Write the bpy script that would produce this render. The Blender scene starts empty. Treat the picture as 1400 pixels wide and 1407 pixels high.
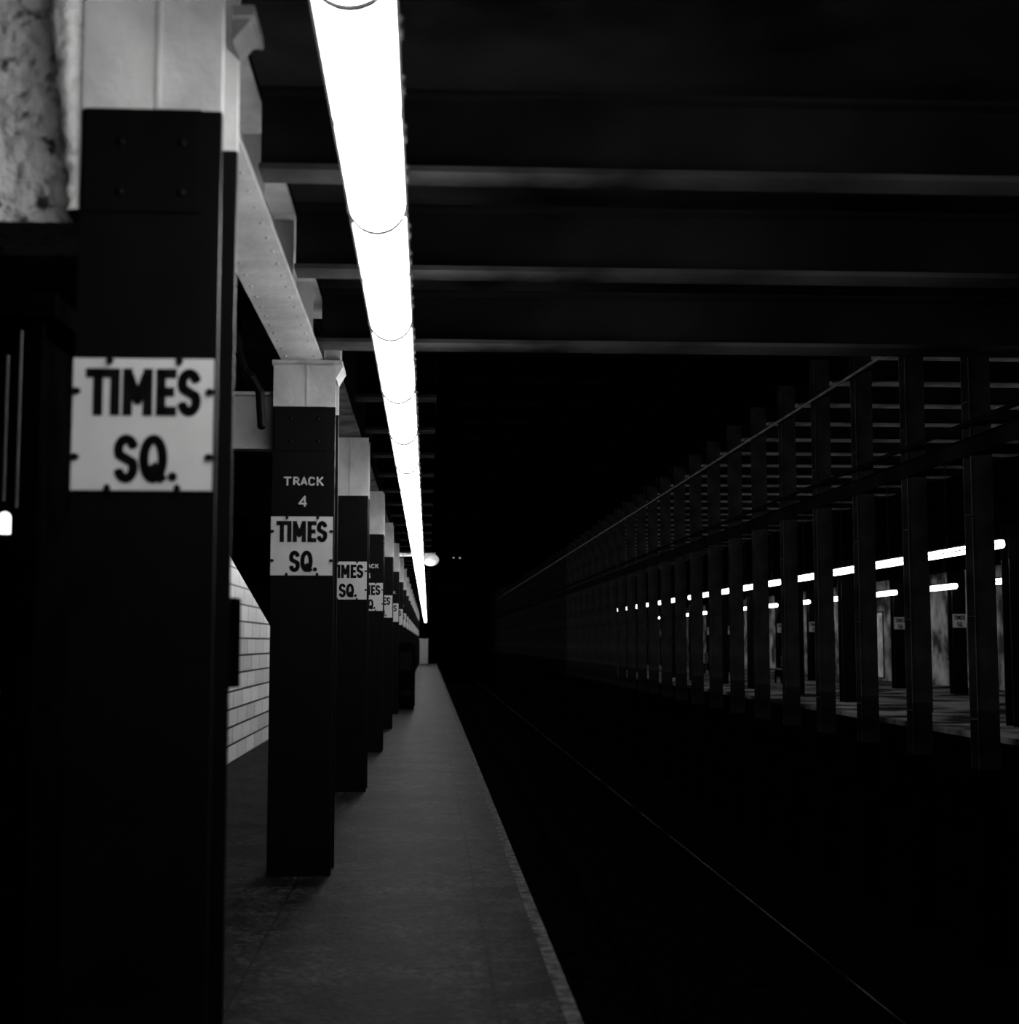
import bpy, bmesh, math, random
from mathutils import Vector, Matrix
random.seed(4)
S = bpy.context.scene
COL = S.collection
S.view_settings.view_transform = 'Standard'
S.view_settings.look = 'None'
E = 1.28          # lens height above the platform
PITCH = 4.572     # column spacing (15 ft)
BAY = 1.524

# ------------------------------------------------------------------ materials
def nt(name):
    m = bpy.data.materials.new(name); m.use_nodes = True
    t = m.node_tree; b = t.nodes['Principled BSDF']
    return m, t, b
def noisy(name, c0, c1, scale=4.0, rough=0.6, bump=0.0, bscale=30.0, metal=0.0, detail=6.0, spec=0.3, p0=0.35, p1=0.65, bdist=.03):
    m, t, b = nt(name)
    co = t.nodes.new('ShaderNodeTexCoord')
    n = t.nodes.new('ShaderNodeTexNoise'); n.inputs['Scale'].default_value = scale; n.inputs['Detail'].default_value = detail
    t.links.new(co.outputs['Object'], n.inputs['Vector'])
    r = t.nodes.new('ShaderNodeValToRGB')
    r.color_ramp.elements[0].position = p0; r.color_ramp.elements[1].position = p1
    r.color_ramp.elements[0].color = (c0, c0, c0, 1); r.color_ramp.elements[1].color = (c1, c1, c1, 1)
    t.links.new(n.outputs['Fac'], r.inputs['Fac']); t.links.new(r.outputs['Color'], b.inputs['Base Color'])
    b.inputs['Roughness'].default_value = rough; b.inputs['Metallic'].default_value = metal
    b.inputs['Specular IOR Level'].default_value = spec
    if bump:
        n2 = t.nodes.new('ShaderNodeTexNoise'); n2.inputs['Scale'].default_value = bscale; n2.inputs['Detail'].default_value = 8
        t.links.new(co.outputs['Object'], n2.inputs['Vector'])
        bp = t.nodes.new('ShaderNodeBump'); bp.inputs['Strength'].default_value = bump; bp.inputs['Distance'].default_value = bdist
        t.links.new(n2.outputs['Fac'], bp.inputs['Height']); t.links.new(bp.outputs['Normal'], b.inputs['Normal'])
    return m
def emis(name, s, c=1.0):
    m, t, b = nt(name)
    b.inputs['Base Color'].default_value = (.8, .8, .8, 1)
    b.inputs['Emission Color'].default_value = (c, c, c, 1)
    b.inputs['Emission Strength'].default_value = s
    return m
M_dark = noisy('dark_enamel_paint', .0010, .0024, 3, .5, spec=.05)
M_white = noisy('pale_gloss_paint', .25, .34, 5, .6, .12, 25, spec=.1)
M_white1 = noisy('stained_lightened_gloss_paint', .34, .64, 2.5, .6, .15, 25, spec=.1)  # nearest column head lightened to stand in for missing lamp light
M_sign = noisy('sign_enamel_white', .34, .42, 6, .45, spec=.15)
M_sign1 = noisy('sign_enamel_lightened_white', .52, .60, 6, .45, spec=.15)  # nearest sign: missing lamp light put into a lighter colour
M_black = noisy('sign_enamel_black', .002, .004, 5, .5, spec=.08)
M_letter = noisy('white_stencil_paint', .32, .40, 20, .6)
M_beam = noisy('mottled_lit_steel_flange', .006, .085, .8, .95, 0, 20, spec=0, p0=.40, p1=.66, detail=5)  # lamp light on the near undersides put into the flange colour
M_web = noisy('dimmed_steel_web', .005, .018, 1.2, .95, spec=0)  # dimmer beam sides put into a darker colour than the flanges
M_beamdark = noisy('dark_and_shaded_steel', .0005, .002, 3, .95, spec=0)  # shade on the far beams put into the colour; dark girders too
M_short = noisy('shaded_short_beam', .003, .009, 3, .95, spec=0)  # dim light on the short beams put into the colour
M_slat = noisy('lit_steel_flange', .14, .30, 3, .95, spec=0)  # light from the opposite lamps put into the flange colour
M_ceil = noisy('dimmed_dark_concrete', .0010, .0025, 1.6, .95, .3, 8, spec=0)  # dim light over the ceilings put into the colour; dark walls too
M_ceil1 = noisy('grey_ceiling_concrete', .002, .014, 1.3, .95, .3, 8, spec=0)  # lighter copy near the lamps, their light put into the colour
M_plaster = noisy('rough_cement_render', .08, .95, 15, .95, 1.0, 20, p0=.35, p1=.43, spec=0, bdist=.08)
M_plasterb = noisy('rough_cement_bright', .70, .98, 18, .9, .8, 28, p0=.36, p1=.42, spec=0)
M_house = noisy('lamp_housing_metal', .02, .03, 5, .6, spec=.1)
M_clip = noisy('lamp_clip_metal', .02, .04, 5, .6, spec=.05)
M_rod = noisy('conduit_metal', .05, .11, 4, .7, spec=.1)
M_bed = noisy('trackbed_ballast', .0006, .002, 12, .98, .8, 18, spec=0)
M_rail = noisy('worn_rail_glint', .006, .055, .8, .9, spec=0, p0=.38, p1=.66)  # rail head glint put into a matte, patchy colour
M_raild = noisy('rusty_dark_rail', .0006, .0015, 9, .95, spec=0)
M_edge = noisy('platform_edge_granite', .026, .085, 16, .9, .4, 40, spec=0)
M_wall = noisy('hazy_wall_plaster', .06, .60, 1.3, .9, .3, 6, p0=.40, p1=.66, spec=0)  # haze put into the mottled grey
M_opfloor = noisy('pale_concrete_floor', .015, .19, .7, .95, spec=0, p0=.42, p1=.58)
M_opface = noisy('black_face_and_column_shade', .0006, .002, 2, .95, spec=0)
M_chrome = noisy('dull_chrome', .18, .24, 6, .4, metal=.6)
M_cab = noisy('dark_cabinet_paint', .0008, .0018, 5, .8, spec=0)
M_poster = noisy('pale_poster_paper', .4, .95, 2.5, .8)
M_wood = noisy('dark_varnished_wood', .004, .012, 6, .6)
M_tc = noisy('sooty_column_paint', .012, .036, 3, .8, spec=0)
M_tcm = noisy('shaded_column_paint', .006, .018, 3, .8, spec=0)  # shade on column middles and far columns put into the colour
M_tcf = noisy('dark_paint_and_column_shade', .002, .005, 3, .8, spec=0)  # deeper column shade put into the colour; dark metalwork too
M_diff = emis('fluorescent_diffuser_glow', 22.0)
M_diff2 = emis('fluorescent_diffuser_glow_dim', 9.0)
M_globe = emis('opal_globe_glow', .35)
M_bulb = emis('small_bulb_glow', 1.6)
M_mid = noisy('mid_grey_metal', .08, .11, 5, .5)
M_gir2 = noisy('grimy_girder_paint', .02, .05, 5, .8, spec=0)
M_brk = noisy('dull_bracket_paint', .06, .11, 5, .8, spec=0)

def floor_mat():
    m, t, b = nt('platform_concrete')
    co = t.nodes.new('ShaderNodeTexCoord')
    def nz(scale, detail, rgh, a, b2, p0, p1):
        n = t.nodes.new('ShaderNodeTexNoise'); n.inputs['Scale'].default_value = scale; n.inputs['Detail'].default_value = detail; n.inputs['Roughness'].default_value = rgh
        t.links.new(co.outputs['Object'], n.inputs['Vector'])
        r = t.nodes.new('ShaderNodeValToRGB')
        r.color_ramp.elements[0].position = p0; r.color_ramp.elements[1].position = p1
        r.color_ramp.elements[0].color = (a,)*3+(1,); r.color_ramp.elements[1].color = (b2,)*3+(1,)
        t.links.new(n.outputs['Fac'], r.inputs['Fac']); return r
    def mul(a, b_):
        mx = t.nodes.new('ShaderNodeMixRGB'); mx.blend_type = 'MULTIPLY'; mx.inputs['Fac'].default_value = 1
        t.links.new(a.outputs['Color'], mx.inputs['Color1']); t.links.new(b_.outputs['Color'], mx.inputs['Color2']); return mx
    r1 = nz(1.6, 6, .6, .005, .017, .40, .60)
    r2 = nz(22, 5, .8, .1, 1.7, .42, .58)
    r3 = nz(6, 5, .7, .5, 1.3, .42, .58)
    mp = t.nodes.new('ShaderNodeMapping'); mp.inputs['Location'].default_value = (.70, .95, 0)
    t.links.new(co.outputs['Object'], mp.inputs['Vector'])
    br = t.nodes.new('ShaderNodeTexBrick'); br.offset = 0.0
    br.inputs['Color1'].default_value = (1, 1, 1, 1); br.inputs['Color2'].default_value = (.8, .8, .8, 1); br.inputs['Mortar'].default_value = (.25, .25, .25, 1)
    br.inputs['Scale'].default_value = 1; br.inputs['Brick Width'].default_value = .95; br.inputs['Row Height'].default_value = 4.572
    br.inputs['Mortar Size'].default_value = .006
    t.links.new(mp.outputs['Vector'], br.inputs['Vector'])
    mx = mul(mul(mul(r1, r2), r3), br)
    t.links.new(mx.outputs['Color'], b.inputs['Base Color'])
    b.inputs['Roughness'].default_value = .6; b.inputs['Specular IOR Level'].default_value = .02
    n2 = t.nodes.new('ShaderNodeTexNoise'); n2.inputs['Scale'].default_value = 40
    t.links.new(co.outputs['Object'], n2.inputs['Vector'])
    bp = t.nodes.new('ShaderNodeBump'); bp.inputs['Strength'].default_value = .3; bp.inputs['Distance'].default_value = .01
    t.links.new(n2.outputs['Fac'], bp.inputs['Height']); t.links.new(bp.outputs['Normal'], b.inputs['Normal'])
    return m
M_floor = floor_mat()
def tile_mat():
    m, t, b = nt('white_glazed_tile')
    co = t.nodes.new('ShaderNodeTexCoord')
    sp = t.nodes.new('ShaderNodeSeparateXYZ'); cb = t.nodes.new('ShaderNodeCombineXYZ')
    t.links.new(co.outputs['Object'], sp.inputs[0])
    t.links.new(sp.outputs['Y'], cb.inputs['X']); t.links.new(sp.outputs['Z'], cb.inputs['Y'])
    br = t.nodes.new('ShaderNodeTexBrick'); br.offset = .5
    br.inputs['Color1'].default_value = (.85,)*3+(1,); br.inputs['Color2'].default_value = (.55,)*3+(1,); br.inputs['Mortar'].default_value = (.03,)*3+(1,)
    br.inputs['Scale'].default_value = 1; br.inputs['Brick Width'].default_value = .8; br.inputs['Row Height'].default_value = .19
    br.inputs['Mortar Size'].default_value = .012
    t.links.new(cb.outputs[0], br.inputs['Vector'])
    t.links.new(br.outputs['Color'], b.inputs['Base Color'])
    b.inputs['Roughness'].default_value = .35
    return m
M_tile = tile_mat()

# ------------------------------------------------------------------ helpers
def box(bm, x0, x1, y0, y1, z0, z1, mi=0):
    vs = [bm.verts.new((x, y, z)) for z in (z0, z1) for y in (y0, y1) for x in (x0, x1)]
    for f in ((0,2,3,1),(4,5,7,6),(0,1,5,4),(2,6,7,3),(0,4,6,2),(1,3,7,5)):
        fc = bm.faces.new([vs[i] for i in f]); fc.material_index = mi
def cyl(bm, p0, p1, r, seg=12, mi=0, r2=None):
    p0, p1 = Vector(p0), Vector(p1); d = p1-p0
    q = d.to_track_quat('Z', 'Y').to_matrix().to_4x4()
    res = bmesh.ops.create_cone(bm, cap_ends=True, segments=seg, radius1=r, radius2=r if r2 is None else r2, depth=d.length,
        matrix=Matrix.Translation((p0+p1)/2) @ q)
    for v in res['verts']:
        for f in v.link_faces: f.material_index = mi
def sph(bm, c, r, mi=0, sc=(1,1,1)):
    res = bmesh.ops.create_uvsphere(bm, u_segments=20, v_segments=12, radius=r, matrix=Matrix.Translation(c) @ Matrix.Diagonal((*sc, 1)))
    for v in res['verts']:
        for f in v.link_faces: f.material_index = mi; f.smooth = True
def prism(bm, pts, axis, a, b_, mi=0):
    def P(p, t):
        return {'x': (t, p[0], p[1]), 'y': (p[0], t, p[1]), 'z': (p[0], p[1], t)}[axis]
    A = [bm.verts.new(P(p, a)) for p in pts]; B = [bm.verts.new(P(p, b_)) for p in pts]
    n = len(pts)
    bm.faces.new(A).material_index = mi; bm.faces.new(B[::-1]).material_index = mi
    for i in range(n):
        bm.faces.new((A[i], B[i], B[(i+1) % n], A[(i+1) % n])).material_index = mi
def mesh_of(name, bm, mats):
    bmesh.ops.recalc_face_normals(bm, faces=bm.faces)
    me = bpy.data.meshes.new(name); bm.to_mesh(me); bm.free()
    for m in (mats if isinstance(mats, (list, tuple)) else [mats]): me.materials.append(m)
    return me
def add(name, me, parent=None, loc=(0,0,0), label=None, cat=None, group=None, kind=None):
    o = bpy.data.objects.new(name, me); COL.objects.link(o); o.location = loc
    if parent: o.parent = parent
    if label: o['label'] = label
    if cat: o['category'] = cat
    if group: o['group'] = group
    if kind: o['kind'] = kind
    return o
def empty(name, loc, label, cat, group=None):
    r = bpy.data.objects.new(name, None); COL.objects.link(r); r.location = loc
    r['label'] = label; r['category'] = cat
    if group: r['group'] = group
    return r
def dup(root, loc):
    n = root.copy(); COL.objects.link(n); n.location = loc
    for c in root.children:
        k = c.copy(); COL.objects.link(k); k.parent = n
        k.matrix_parent_inverse = c.matrix_parent_inverse
    return n
def structure(name, boxes, mat, label):
    bm = bmesh.new()
    for b in boxes: box(bm, *b)
    return add(name, mesh_of(name, bm, mat), label=label, kind='structure', cat=name.split('_')[0])

# strokes -> flat lettering in XZ plane (facing -Y); square stroke ends, rounded inner joints
def ribbons(bm, strokes, w, cx, cy, s, y=0.0, square=True):
    def put(poly):
        bm.faces.new([bm.verts.new((p[0], y, p[1])) for p in poly])
    for st in strokes:
        P = [((p[0]-cx)*s, (cy-p[1])*s) for p in st]
        n = len(P)
        if n == 1:
            put([(P[0][0]+w*.5*math.cos(t*math.pi/8), P[0][1]+w*.5*math.sin(t*math.pi/8)) for t in range(16)]); continue
        closed = math.hypot(P[0][0]-P[-1][0], P[0][1]-P[-1][1]) < 1e-6
        for i, (a, b_) in enumerate(zip(P[:-1], P[1:])):
            dx, dz = b_[0]-a[0], b_[1]-a[1]; L = math.hypot(dx, dz) or 1
            ux, uz = dx/L, dz/L
            if square and not closed and n == 2:
                a = (a[0]-ux*w/2, a[1]-uz*w/2); b_ = (b_[0]+ux*w/2, b_[1]+uz*w/2)
            nx, nz = -uz*w/2, ux*w/2
            put([(a[0]+nx, a[1]+nz), (b_[0]+nx, b_[1]+nz), (b_[0]-nx, b_[1]-nz), (a[0]-nx, a[1]-nz)])
        J = P if closed else P[1:-1]
        for a in J:
            put([(a[0]+w/2*math.cos(t*math.pi/7), a[1]+w/2*math.sin(t*math.pi/7)) for t in range(14)])
def letmesh(name, strokes, w, cx, cy, s, y, mat):
    bm = bmesh.new(); ribbons(bm, strokes, w, cx, cy, s, y)
    me = bpy.data.meshes.new(name); bm.to_mesh(me); bm.free(); me.materials.append(mat)
    return me
def s_glyph(cx, top, bot, rx):
    """bold S built from two arcs joined by a diagonal spine (pixel y down)"""
    h = (bot-top)/2; r = h*.54
    y1, y2 = top+r, bot-r
    pts = []
    for a in range(10, 211, 20): pts.append((cx+rx*math.cos(math.radians(a)), y1-r*math.sin(math.radians(a))))
    for a in range(30, -171, -20): pts.append((cx+rx*math.cos(math.radians(a)), y2-r*math.sin(math.radians(a))))
    return [pts]

# ------------------------------------------------------------------ setting
structure('floor', [(-6, .475, -2, 90, -1.2, 0)], M_floor, 'grey concrete platform floor with slab joints')
structure('trim_1', [(.475, .53, -2, 90, -1.2, .004)], M_edge, 'paler worn stone edging along the platform')
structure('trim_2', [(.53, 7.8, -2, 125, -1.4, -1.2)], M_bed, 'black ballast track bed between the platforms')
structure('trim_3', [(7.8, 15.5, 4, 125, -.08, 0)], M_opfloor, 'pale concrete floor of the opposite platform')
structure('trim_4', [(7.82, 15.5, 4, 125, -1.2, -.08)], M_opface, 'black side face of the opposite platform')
structure('ceiling', [(-6, -.6, -2, 90, E+1.95, E+3.35), (-.6, .06, 8.5, 90, E+1.95, E+3.35)], M_ceil, 'concrete ceiling over the platform, darkened in colour for its dim light')
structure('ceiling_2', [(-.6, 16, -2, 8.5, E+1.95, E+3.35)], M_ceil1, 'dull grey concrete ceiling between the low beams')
structure('ceiling_1', [(.06, 16, 8.5, 125, E+3.2, E+3.35), (-6, .06, 90, 125, E+3.2, E+3.35)], M_ceil, 'higher concrete ceiling over the tracks, darkened in colour for its dim light')
structure('wall_left', [(-6.2, -6, -2, 125, -1.4, E+3.35)], M_ceil, 'dark station side wall')
structure('wall_right', [(15.5, 15.7, 4, 125, -1.4, E+3.35)], M_wall, 'mottled plaster wall behind the opposite platform, haze put into its grey')
structure('wall_back', [(-6, 15.5, 125, 125.2, -1.4, E+3.35), (-6, -.05, 90, 90.2, -1.2, E+1.95)], M_ceil, 'dark wall at the end of the tunnel')

# ------------------------------------------------------------------ steel platform columns
CX = -.705; HW = .175; CD = .32
def column_mesh(PB, TOP, top_mat):
    bm = bmesh.new()
    for z0, z1, mi in ((0, PB, 0), (PB, TOP, 1)):
        box(bm, -HW, HW, 0, .022, z0, z1, mi)
        box(bm, -HW, HW, CD-.022, CD, z0, z1, mi)
        box(bm, -.012, .012, .022, CD-.022, z0, z1, mi)
        for sx in (-1, 1):
            box(bm, min(sx*.012, sx*.07), max(sx*.012, sx*.07), .022, .034, z0, z1, mi)
            box(bm, min(sx*.012, sx*.07), max(sx*.012, sx*.07), CD-.034, CD-.022, z0, z1, mi)
    box(bm, -.165, .125, -.008, 0, E+1.08, PB, 0)
    box(bm, .010, .020, -.005, 0, PB+.005, TOP, 1)
    for rx in (-.075, .078):
        for rz in (E+1.13, E+1.26):
            sph(bm, (rx, -.008, rz), .011, 0, (1, .6, 1))
    return mesh_of('shaft', bm, [M_dark, top_mat])
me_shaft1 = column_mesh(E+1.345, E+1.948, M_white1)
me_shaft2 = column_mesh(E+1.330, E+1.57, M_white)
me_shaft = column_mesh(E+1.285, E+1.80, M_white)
me_shaftd = column_mesh(E+1.285, E+1.80, M_tcf)
bm = bmesh.new()
box(bm, -.185, .21, .012, CD+.04, E+1.57, E+1.60)
prism(bm, [(.175, E+1.50), (.215, E+1.57), (.175, E+1.57)], 'y', .03, CD)
me_cap2 = mesh_of('capital', bm, M_white)
bm = bmesh.new()
box(bm, .178, .235, .14, CD+.04, E+1.66, E+1.69)
prism(bm, [(.178, E+1.60), (.225, E+1.66), (.178, E+1.66)], 'y', .16, CD)
me_cap1 = mesh_of('capital', bm, M_brk)

SIGN_W, SIGN_H = .345, .330
def plate(m):
    bm = bmesh.new(); box(bm, -SIGN_W/2, SIGN_W/2, -.006, 0, -SIGN_H/2, SIGN_H/2)
    return mesh_of('plate', bm, m)
P_, P1_ = plate(M_sign), plate(M_sign1)
s = .001785; W_ = 13.4*s
GL = {
 'T': [[(122,512),(143,512)],[(132.5,512),(132.5,565)]],
 'I': [[(156,512),(156,565)]],
 'M': [[(173,565),(173,512)],[(174.5,514),(187,550),(199.5,514)],[(201,512),(201,565)]],
 'E': [[(234,512),(219,512)],[(219,512),(219,565)],[(219,565),(234,565)],[(219,538),(231,538)]],
 'S': s_glyph(258, 511.5, 565.5, 10),
 'S2': s_glyph(173, 604.5, 659.5, 10.5),
 'Q': [[(210.5+13*math.cos(a*math.pi/12), 632+27.5*math.sin(a*math.pi/12)) for a in range(25)],[(212,645),(221,658)]],
 'dot': [[(237,657)]],
}
letters = [letmesh('letter', GL[k], W_, 194.5, 583.5, s, -.0075, M_black) for k in ('T','I','M','E','S','S2','Q','dot')]
allst = sum(GL.values(), [])
L_far = letmesh('lettering', allst, W_, 194.5, 583.5, s, -.0085, M_black)
def clipmesh(horiz):
    bm = bmesh.new()
    if horiz: box(bm, -.011, .011, -.010, 0, -.005, .005)
    else: box(bm, -.005, .005, -.010, 0, -.011, .011)
    cyl(bm, (0, -.012, 0), (0, 0, 0), .009, 12)
    return mesh_of('mounting_clip', bm, M_black)
CV, CHm = clipmesh(False), clipmesh(True)
u = .0041
TR = [[(389,656),(397,656)],[(393,656),(393,666)],
      [(402,666),(402,656),(406,656),(408,658),(408,660),(406,661.5),(402,661.5)],[(405,661.5),(409,666)],
      [(411.8,666),(415.5,656),(419.2,666)],[(413,663),(418,663)],
      [(430,658),(428,656),(424.5,656),(422.5,658),(422.5,664),(424.5,666),(428,666),(430,664)],
      [(434,656),(434,666)],[(440.5,656),(434,662)],[(436,660),(441,666)]]
F4 = [[(417,696),(417,682),(409.5,692),(420,692)]]
me_tr = letmesh('track_lettering', TR, 2.2*u, 414.5, 750, u, -.0095, M_letter)
me_f4 = letmesh('track_number', F4, 2.2*u, 414.5, 750, u, -.0095, M_letter)

NCOL = 19
for k in range(NCOL):
    Y = 3.63+PITCH*k
    lab = ('black steel column with pale top, station sign fixed on it' if k % 2 == 0 else
           'black steel column with pale top, stencilled TRACK 4 above station sign')
    r = empty('support_column', (CX, Y, 0), lab, 'column', 'riveted steel columns along the platform')
    add('shaft', (me_shaft1, me_shaft2)[k] if k < 2 else me_shaft, r)
    if k < 2: add('capital', (me_cap1, me_cap2)[k], r)
    if k % 2 == 1:
        add('track_lettering', me_tr, r, loc=(0, 0, E+.540)); add('track_number', me_f4, r, loc=(0, 0, E+.540))
    sr = empty('station_sign', (CX-.005, Y-.0005, E+.540), 'white enamel square sign reading TIMES SQ. in black letters', 'sign', 'station name signs on the columns')
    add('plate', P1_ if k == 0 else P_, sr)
    if k < 4:
        for l in letters: add('letter', l, sr)
    else: add('lettering', L_far, sr)
    if k < 4:
        for x in (-.083, .088):
            add('mounting_clip', CV, sr, loc=(x, 0, SIGN_H/2-.005)); add('mounting_clip', CV, sr, loc=(x, 0, -SIGN_H/2+.004))
        for z in (-.082, .082):
            add('mounting_clip', CHm, sr, loc=(SIGN_W/2-.008, 0, z)); add('mounting_clip', CHm, sr, loc=(-SIGN_W/2+.008, 0, z))

# girder above the first two columns
bm = bmesh.new()
gc = -.725
box(bm, gc-.115, gc+.115, 3.97, 8.62, E+1.601, E+1.625)
box(bm, gc-.012, gc+.012, 3.97, 8.62, E+1.625, E+1.93)
box(bm, gc-.115, gc+.115, 3.97, 8.62, E+1.93, E+1.949)
for i in range(4):
    yy = 4.3+i*PITCH/4
    for sx in (-1, 1):
        box(bm, gc+(.012 if sx > 0 else -.10), gc+(.10 if sx > 0 else -.012), yy, yy+.015, E+1.625, E+1.93)
for i in range(22):
    for sx in (-.08, .08):
        sph(bm, (gc+sx, 4.1+i*.2, E+1.601), .009, 0, (1, 1, .6))
add('girder', mesh_of('girder', bm, M_white), label='pale painted riveted steel girder running between column tops', cat='girder')
bm = bmesh.new()
box(bm, 0, .09, 0, .16, 0, .20); box(bm, 0, .10, -.01, .17, .20, .215); box(bm, 0, .01, -.03, .19, .0, .20)
add('bracket_block', mesh_of('bracket_block', bm, M_white), loc=(-.600, 8.28, E+1.601), label='pale steel bracket block beside the girder end', cat='bracket')
bm = bmesh.new()
box(bm, -.83, -.60, 8.65, 90, E+1.801, E+1.825); box(bm, -.72, -.69, 8.65, 90, E+1.825, E+1.949)
add('girder', mesh_of('girder', bm, M_gir2), label='grimy steel girder resting on the farther column tops', cat='girder')

def ibeam(x0, x1, w, h, mats, fl=.022):
    bm = bmesh.new()
    box(bm, x0, x1, -w/2, w/2, 0, fl, 0); box(bm, x0, x1, -.012, .012, fl, h-.02, 1); box(bm, x0, x1, -w/2, w/2, h-.02, h-.001, 1)
    return mesh_of('ceiling_beam', bm, mats)
for y, w_ in ((5.08, .16), (6.45, .18), (8.06, .24)):
    add('ceiling_beam', ibeam(-.60, 15.4, w_, .30, [M_beam, M_web]), loc=(0, y, E+1.65), label='mottled steel ceiling beam crossing above the track, its flange coloured as lamp-lit', cat='beam', group='low ceiling beams over the track')
me_b2 = ibeam(-.50, .05, .20, .30, [M_short, M_beamdark])
for i in range(52):
    y = 9.85+BAY*i
    add('ceiling_beam', me_b2, loc=(0, y, E+1.65), label='short steel beam above the platform edge lighting, shade put into its colour', cat='beam', group='short ceiling beams over the platform edge')
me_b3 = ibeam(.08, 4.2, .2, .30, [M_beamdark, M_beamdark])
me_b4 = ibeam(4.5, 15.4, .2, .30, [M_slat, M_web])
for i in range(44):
    add('ceiling_beam', me_b3, loc=(0, 9.9+BAY*i, E+2.9), label='steel beam high across the near track, coloured dark as unlit', cat='beam', group='high ceiling beams over the near track')
    add('ceiling_beam', me_b4, loc=(0, 9.9+BAY*i, E+2.9), label='steel beam high across the farther track, its flange coloured as lamp-lit', cat='beam', group='high ceiling beams over the farther track')

# cement-rendered cross beam at the first column
bm = bmesh.new()
prism(bm, [(-3.2, 0), (-.18, 0), (-.18, .845), (-3.2, .845)], 'y', 0, .34)
r = empty('encased_beam', (CX, 3.80, E+1.10), 'rough cement-rendered cross beam meeting the nearest column', 'beam')
add('rendered_body', mesh_of('encased_beam', bm, M_plaster), r)
bm = bmesh.new()
N = 34
rows = []
for i in range(N+1):
    t_ = i/N
    z = -.01+.85*t_
    j = lambda: random.uniform(-.010, .010)
    rows.append([bm.verts.new((-.212-.095*t_+j()*1.8, 0, z)), bm.verts.new((-.210-.092*t_+j(), -.11+j()*.5, z)),
                 bm.verts.new((-.205-.088*t_+j()*.9, -.148+j()*.3, z)), bm.verts.new((-.178, -.158, z)), bm.verts.new((-.178, .02, z))])
for a, b_ in zip(rows[:-1], rows[1:]):
    for c in range(4):
        f = bm.faces.new((a[c], a[c+1], b_[c+1], b_[c])); f.smooth = (c != 3)
add('render_fillet', mesh_of('render_fillet', bm, M_plasterb), r, label='brighter lumpy cement fillet')
def crossb(mat):
    bm = bmesh.new()
    box(bm, -1.2, -.18, 0, .02, .02, .31); box(bm, -1.2, -.18, -.05, .07, 0, .02); box(bm, -1.2, -.18, -.05, .07, .31, .33)
    return mesh_of('cross_beam', bm, mat)
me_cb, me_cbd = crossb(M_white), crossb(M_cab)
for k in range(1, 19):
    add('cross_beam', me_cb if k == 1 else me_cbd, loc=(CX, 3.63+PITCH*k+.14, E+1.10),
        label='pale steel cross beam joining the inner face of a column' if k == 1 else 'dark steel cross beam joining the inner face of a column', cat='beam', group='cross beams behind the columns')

bm = bmesh.new()
pts = [(-1.06, 8.0, E+1.62), (-1.02, 8.0, E+1.50), (-.98, 8.0, E+1.46), (-.935, 8.02, E+1.38), (-.925, 8.05, E+1.2)]
for a, b_ in zip(pts[:-1], pts[1:]):
    cyl(bm, a, b_, .025, 10); sph(bm, b_, .026)
cyl(bm, (-1.06, 8.0, E+1.62), (-1.06, 8.0, E+1.95), .025, 10)
add('conduit_pipe', mesh_of('conduit_pipe', bm, M_dark), label='dark bent conduit pipe coming down from the ceiling', cat='pipe')

# ------------------------------------------------------------------ fluorescent fixtures
def fixture_proto(mat, x, y, z, lab, grp, rods, clips, R=.080):
    root = empty('fluorescent_light', (x, y, z), lab, 'light fixture', grp)
    q_ = R/.080
    prof = [(-.050*q_, .150), (-.074*q_, .125), (-R, .09)] + [(-R*math.cos(t*math.pi/12), .085-.085*q_*math.sin(t*math.pi/12)) for t in range(1, 12)] + [(R, .09), (.074*q_, .125), (.050*q_, .150)]
    bm = bmesh.new()
    A = [bm.verts.new((p[0], .004, p[1])) for p in prof]; B = [bm.verts.new((p[0], BAY-.004, p[1])) for p in prof]
    for i in range(len(prof)-1):
        f = bm.faces.new((A[i], A[i+1], B[i+1], B[i])); f.smooth = True
    bm.faces.new(A); bm.faces.new(B[::-1])
    add('diffuser', mesh_of('diffuser', bm, mat), root)
    bm = bmesh.new()
    prism(bm, [(-.055, .150), (.055, .150), (.042, .185), (-.042, .185)], 'y', 0, BAY)
    for sx in (-1, 1):
        a, b_ = sorted((sx*(R+.001), sx*(R+.007)))
        box(bm, a, b_, 0, BAY, .078, .100)
        prism(bm, [(sx*(R+.001), .100), (sx*(R+.006), .100), (sx*.06, .154), (sx*.052, .154)], 'y', 0, .03)
    if clips:   # small loops standing along the outer rim
        for yy in (.30, .62, .94, 1.26):
            box(bm, R+.007, R+.014, yy, yy+.03, .070, .108)
    add('housing', mesh_of('housing', bm, M_house), root)
    if clips:
        for yc, wd, hh in ((0, .026, .0095), (BAY/2, .009, .0045)):
            bm = bmesh.new()
            for i in range(len(prof)-1):
                a, b_ = prof[i], prof[i+1]
                def off(p, d):
                    v = Vector((p[0], p[1]-.085)); v = v*(1+d/v.length); return (v.x, v.y+.085)
                prism(bm, [off(a, .001), off(b_, .001), off(b_, hh), off(a, hh)], 'y', yc, yc+wd)
            bmesh.ops.remove_doubles(bm, verts=bm.verts, dist=1e-5)
            add('retaining_clip', mesh_of('retaining_clip', bm, M_clip), root)
    for yy in ((.35, 1.17) if rods < 1 else (.76,)):
        bm = bmesh.new(); cyl(bm, (0, yy, .18), (0, yy, .18+rods), .008, 8)
        add('hanger_rod', mesh_of('hanger_rod', bm, M_house), root)
    return root
FX = -.155
p = fixture_proto(M_diff, FX, -.392, E+1.2, 'glowing fluorescent light with rounded diffuser hung above the platform edge', 'fluorescent lights above the platform edge', .57, True)
i = 1
while -.392+BAY*i < 88:
    dup(p, (FX, -.392+BAY*i, E+1.2)); i += 1
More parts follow.
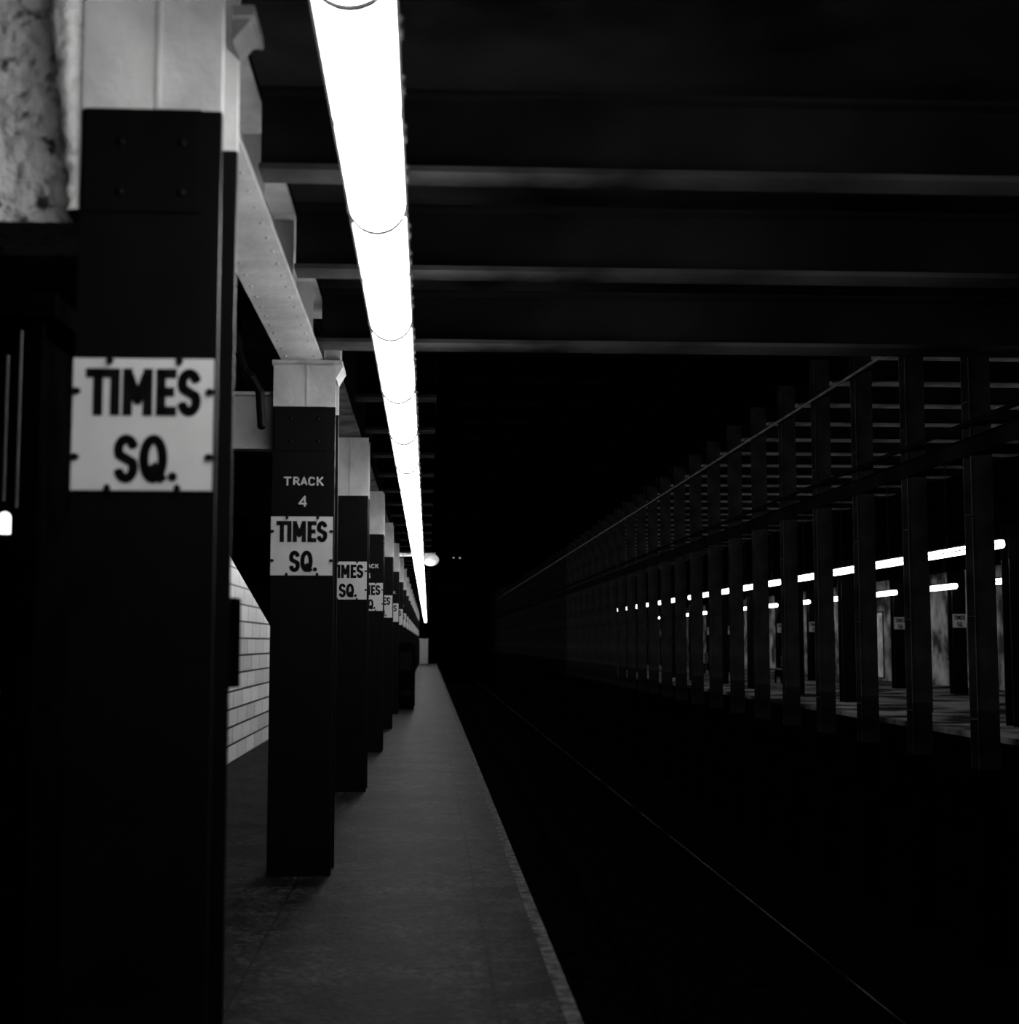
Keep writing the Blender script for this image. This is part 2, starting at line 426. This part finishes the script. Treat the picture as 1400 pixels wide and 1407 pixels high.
q = fixture_proto(M_diff2, 8.5, 12, E+1.37, 'glowing fluorescent light above the opposite platform edge', 'fluorescent lights of the opposite platform edge', 1.65, False, .055)
for j in range(1, 52):
    if j % 9 != 5: dup(q, (8.5, 12+BAY*j, E+1.37))
q2 = fixture_proto(M_diff2, 12.8, 18, E+1.28, 'glowing fluorescent light farther back on the opposite platform', 'fluorescent lights at the back of the opposite platform', 1.74, False, .055)
for j in range(1, 42):
    if j % 3 != 1: dup(q2, (12.8, 18+BAY*j, E+1.28))

# ------------------------------------------------------------------ columns between the tracks
def track_col(mats):
    bm = bmesh.new()
    for z0, z1, mi in ((-1.2, .3, 2), (.3, .75, 1), (.75, E+3.2, 0)):  # lower bands coloured darker in steps, as if lost in shade
        box(bm, -.085, .085, 0, .014, z0, z1, mi); box(bm, -.085, .085, .156, .17, z0, z1, mi); box(bm, -.007, .007, .014, .156, z0, z1, mi)
        for e in (-.085, .077): box(bm, e, e+.008, -.006, 0, z0, z1, mi)
    for zz in (E-.6, E+.2, E+1.0, E+1.9):
        box(bm, -.085, .085, .014, .156, zz, zz+.01)
    return mesh_of('track_column', bm, mats)
me_tc = track_col([M_tc, M_tcm, M_opface]); me_tcf = track_col([M_tcm, M_tcf, M_opface])  # far columns get darker colours that stand in for dim light
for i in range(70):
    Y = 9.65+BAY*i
    add('track_column', me_tc if Y < 45 else me_tcf, loc=(4.35, Y, 0), label='slender sooty steel column standing between the tracks, shade painted on its lower part', cat='column', group='steel columns between the tracks')
bm = bmesh.new()
box(bm, 4.243, 4.255, 8.6, 116, E+1.47, E+1.60); box(bm, 4.21, 4.243, 8.6, 116, E+1.595, E+1.60)
add('side_angle_iron', mesh_of('g', bm, M_tcf), label='dark longitudinal steel angle fixed along the track columns', cat='girder')
for zz, rr, m, xx in ((2.68, .014, M_rod, 4.245), (1.72, .022, M_tcf, 4.235)):
    bm = bmesh.new(); cyl(bm, (xx, 8.6, E+zz), (xx, 116, E+zz), rr, 8)
    add('conduit_pipe', mesh_of('c', bm, m), label='long conduit pipe running along the track columns', cat='pipe')

# ------------------------------------------------------------------ rails
def rail(x, mat, lab):
    bm = bmesh.new()
    pr = [(-.065, 0), (.065, 0), (.065, .012), (.012, .03), (.010, .11), (.036, .12), (.036, .146), (.010, .15), (-.010, .15), (-.036, .146), (-.036, .12), (-.010, .11), (-.012, .03), (-.065, .012)]
    prism(bm, pr, 'y', -1.5, 120)
    for f in bm.faces:
        f.normal_update()
        if abs(f.normal.z) > .99 and all(v.co.z > .149 for v in f.verts): f.material_index = 1
    add('running_rail', mesh_of('rail', bm, [M_raild, mat]), loc=(x, 0, -1.2), label=lab, cat='rail', group='running rails')
rail(1.50, M_raild, 'dark rusty steel running rail on the track bed')
rail(2.935, M_rail, 'worn steel running rail with a faint patchy shine painted on its head')
rail(5.6, M_raild, 'dark rusty steel running rail on the track bed')
rail(7.03, M_raild, 'dark rusty steel running rail on the track bed')

# ------------------------------------------------------------------ tiled stair parapet
bm = bmesh.new()
prism(bm, [(12.2, 0), (30, 0), (30, 1.5), (19.6, 1.5), (15.2, 2.25), (12.2, 2.25)], 'x', -2.3, -2.1)
add('stair_parapet', mesh_of('p', bm, M_tile), label='white tiled stair enclosure wall with sloping top', cat='wall')

bm = bmesh.new()
box(bm, -.115, .115, 0, .10, -.12, .12)
box(bm, -.10, .10, .10, .108, -.105, .105); cyl(bm, (.08, .108, 0), (.08, .118, 0), .012, 10)
add('utility_box', mesh_of('ub', bm, M_cab), loc=(-.63, 3.952, E-.0), label='small dark metal utility box on the rear of a column', cat='box')

# booth at the inner side, enlarged to hide the lit floor in black
r = empty('platform_booth', (-2.1, 4.6, 0), 'dark platform booth with thin metal uprights and a small lamp', 'booth')
bm = bmesh.new()
box(bm, -1.4, .88, 0, 2.7, 0, 1.05); box(bm, -1.45, .93, -.05, 2.75, E+1.02, E+1.09)
for xx in (-1.4, -.6, .2, .83):
    box(bm, xx, xx+.05, 0, .05, 1.05, E+1.02); box(bm, xx, xx+.05, 2.65, 2.7, 1.05, E+1.02)
box(bm, -1.38, .84, .06, 2.64, 1.05, E+1.02)
add('body', mesh_of('b', bm, M_cab), r)
for xx, a, b_ in ((.818, .42, .98), (.778, .44, .90)):
    bm = bmesh.new(); cyl(bm, (xx, -.006, E+a), (xx, -.006, E+b_), .0045, 10)
    add('upright', mesh_of('u', bm, M_mid), r)
bm = bmesh.new(); cyl(bm, (.79, -.03, E+.335), (.79, -.03, E+.385), .019, 14); sph(bm, (.79, -.03, E+.385), .019)
add('lamp', mesh_of('l', bm, M_bulb), r, label='small glowing lamp')
bm = bmesh.new(); cyl(bm, (.765, -.04, E-.15), (.765, 0, E-.15), .024, 16, r2=.02)
add('knob', mesh_of('k', bm, M_chrome), r)

# round lamp on bracket
r = empty('round_bracket_lamp', (-.53, 26.51, E+1.5), 'round opal lamp on a horizontal arm from a column', 'lamp')
bm = bmesh.new(); cyl(bm, (0, 0, .10), (.66, 0, .10), .035, 10)
add('bracket_arm', mesh_of('a', bm, M_plasterb), r)
bm = bmesh.new(); sph(bm, (.58, 0, 0), .11, 0, (1.3, 1.1, 1)); add('globe', mesh_of('g', bm, M_globe), r)

# pair of tiny signal lamps high over the near track
r = empty('signal_lamp', (.98, 50.35, E+2.93), 'pair of tiny signal lamps hanging from the tunnel ceiling', 'lamp')
bm = bmesh.new(); box(bm, -.2, .2, 0, .1, -.06, .06); cyl(bm, (0, .05, .06), (0, .05, .27), .015, 8)
add('casing', mesh_of('c', bm, M_cab), r)
for xx in (-.11, .11):
    bm = bmesh.new(); cyl(bm, (xx, -.03, 0), (xx, 0, 0), .03, 12); add('lens', mesh_of('l', bm, M_globe), r)

# machine beside a far column
r = empty('vending_machine', (-.42, 28.5, 0), 'dark upright vending machine standing beside the columns', 'vending machine')
bm = bmesh.new(); box(bm, -.17, .17, 0, .4, .05, 1.2); box(bm, -.15, .15, .02, .38, 0, .05)
prism(bm, [(-.17, 1.2), (.17, 1.2), (.1, 1.28), (-.1, 1.28)], 'y', 0, .4)
add('cabinet', mesh_of('c', bm, M_cab), r)
bm = bmesh.new(); box(bm, -.12, .12, -.01, 0, .75, 1.1); add('front_panel', mesh_of('f', bm, M_dark), r)
bm = bmesh.new(); box(bm, -.1, .1, -.01, 0, .25, .35); add('delivery_tray', mesh_of('f', bm, M_dark), r)

bm = bmesh.new()
box(bm, -.25, .25, 0, .4, 0, 1.45); box(bm, -.28, .28, -.03, .43, 1.45, 1.52); box(bm, -.2, .2, -.01, 0, .1, 1.3)
add('end_cabinet', mesh_of('e', bm, M_white), loc=(-.25, 88.5, 0), label='pale cabinet standing at the end of the platform', cat='cabinet')

# ------------------------------------------------------------------ opposite platform
g2 = 'steel columns of the opposite platform'
for X, y0, n, sg in ((9.1, 17.35, 16, False), (13.2, 21.92, 15, True)):
    for k in range(n):
        Y = y0+PITCH*k
        r = empty('support_column', (X, Y, 0), 'dark steel column on the opposite platform', 'column', g2)
        add('shaft', me_shaftd, r)
        if sg:
            s_ = empty('station_sign', (X, Y-.0005, E+.54), 'white enamel square sign reading TIMES SQ. on the opposite platform', 'sign', 'station name signs of the opposite platform')
            add('plate', P_, s_); add('lettering', L_far, s_)
for X, yy0 in ((9.1, 17), (13.2, 21)):
    bm = bmesh.new(); box(bm, X-.12, X+.12, yy0, 92, E+1.801, E+1.84); box(bm, X-.015, X+.015, yy0, 92, E+1.84, E+2.88)
    add('girder', mesh_of('g', bm, M_beamdark), label='dark girder above the columns of the opposite platform', cat='girder')
for (Y, w, z0, z1) in ((32, .8, .5, 2.2), (36, 1.6, .9, 2.2), (39.5, .4, .2, 2.3), (41.5, 1.2, .8, 2.3), (45, 1.0, .2, 2.0), (49, 1.1, .1, 2.3), (50.6, .5, .1, 2.2), (55, 1.6, .3, 2.1), (61, 1.4, .2, 2.1), (68, 1.6, .3, 2.2), (76, 1.6, .3, 2.2)):
    bm = bmesh.new(); box(bm, -.02, 0, 0, w, z0, z1, 0)
    for a in ((-.035, 0, -.05, 0, z0-.05, z1+.05), (-.035, 0, w, w+.05, z0-.05, z1+.05), (-.035, 0, 0, w, z1, z1+.05), (-.035, 0, 0, w, z0-.05, z0)): box(bm, *a, 1)
    add('wall_poster', mesh_of('po', bm, [M_poster, M_dark]), loc=(15.5, Y, 0), label='pale framed poster panel on the far platform wall', cat='poster', group='framed panels on the far wall')
def bench(x, y):
    r = empty('platform_bench', (x, y, 0), 'dark slatted wooden bench on the opposite platform', 'bench', 'benches on the opposite platform')
    bm = bmesh.new()
    for i in range(4): box(bm, -.22+i*.11, -.13+i*.11, 0, 2, .43, .46)
    add('seat', mesh_of('s', bm, M_wood), r)
    bm = bmesh.new()
    for i in range(3): box(bm, .22, .25, 0, 2, .52+i*.12, .61+i*.12)
    add('backrest', mesh_of('s', bm, M_wood), r)
    for yy in (.1, .95, 1.85):
        bm = bmesh.new()
        box(bm, -.2, -.15, yy, yy+.05, 0, .43); box(bm, .2, .25, yy, yy+.05, 0, .86); box(bm, -.15, .2, yy, yy+.05, .38, .43)
        add('leg', mesh_of('s', bm, M_cab), r)
bench(11.2, 45); bench(11.2, 58)

# ------------------------------------------------------------------ camera and world
w = bpy.data.worlds.new('world'); S.world = w; w.use_nodes = True
w.node_tree.nodes['Background'].inputs[0].default_value = (.5, .5, .5, 1); w.node_tree.nodes['Background'].inputs[1].default_value = .002
cd = bpy.data.cameras.new('camera'); cam = bpy.data.objects.new('camera', cd); COL.objects.link(cam)
cd.sensor_fit = 'HORIZONTAL'; cd.sensor_width = 56; cd.lens = 80; cd.clip_end = 400; cd.clip_start = .05
pt = math.atan(179.5/2000); yw = math.atan(112/2000*math.cos(pt))
cam.location = (0, 0, E); cam.rotation_euler = (math.pi/2+pt, 0, -yw)
cd.dof.use_dof = True; cd.dof.focus_distance = 12.5; cd.dof.aperture_fstop = 4.5
S.camera = cam
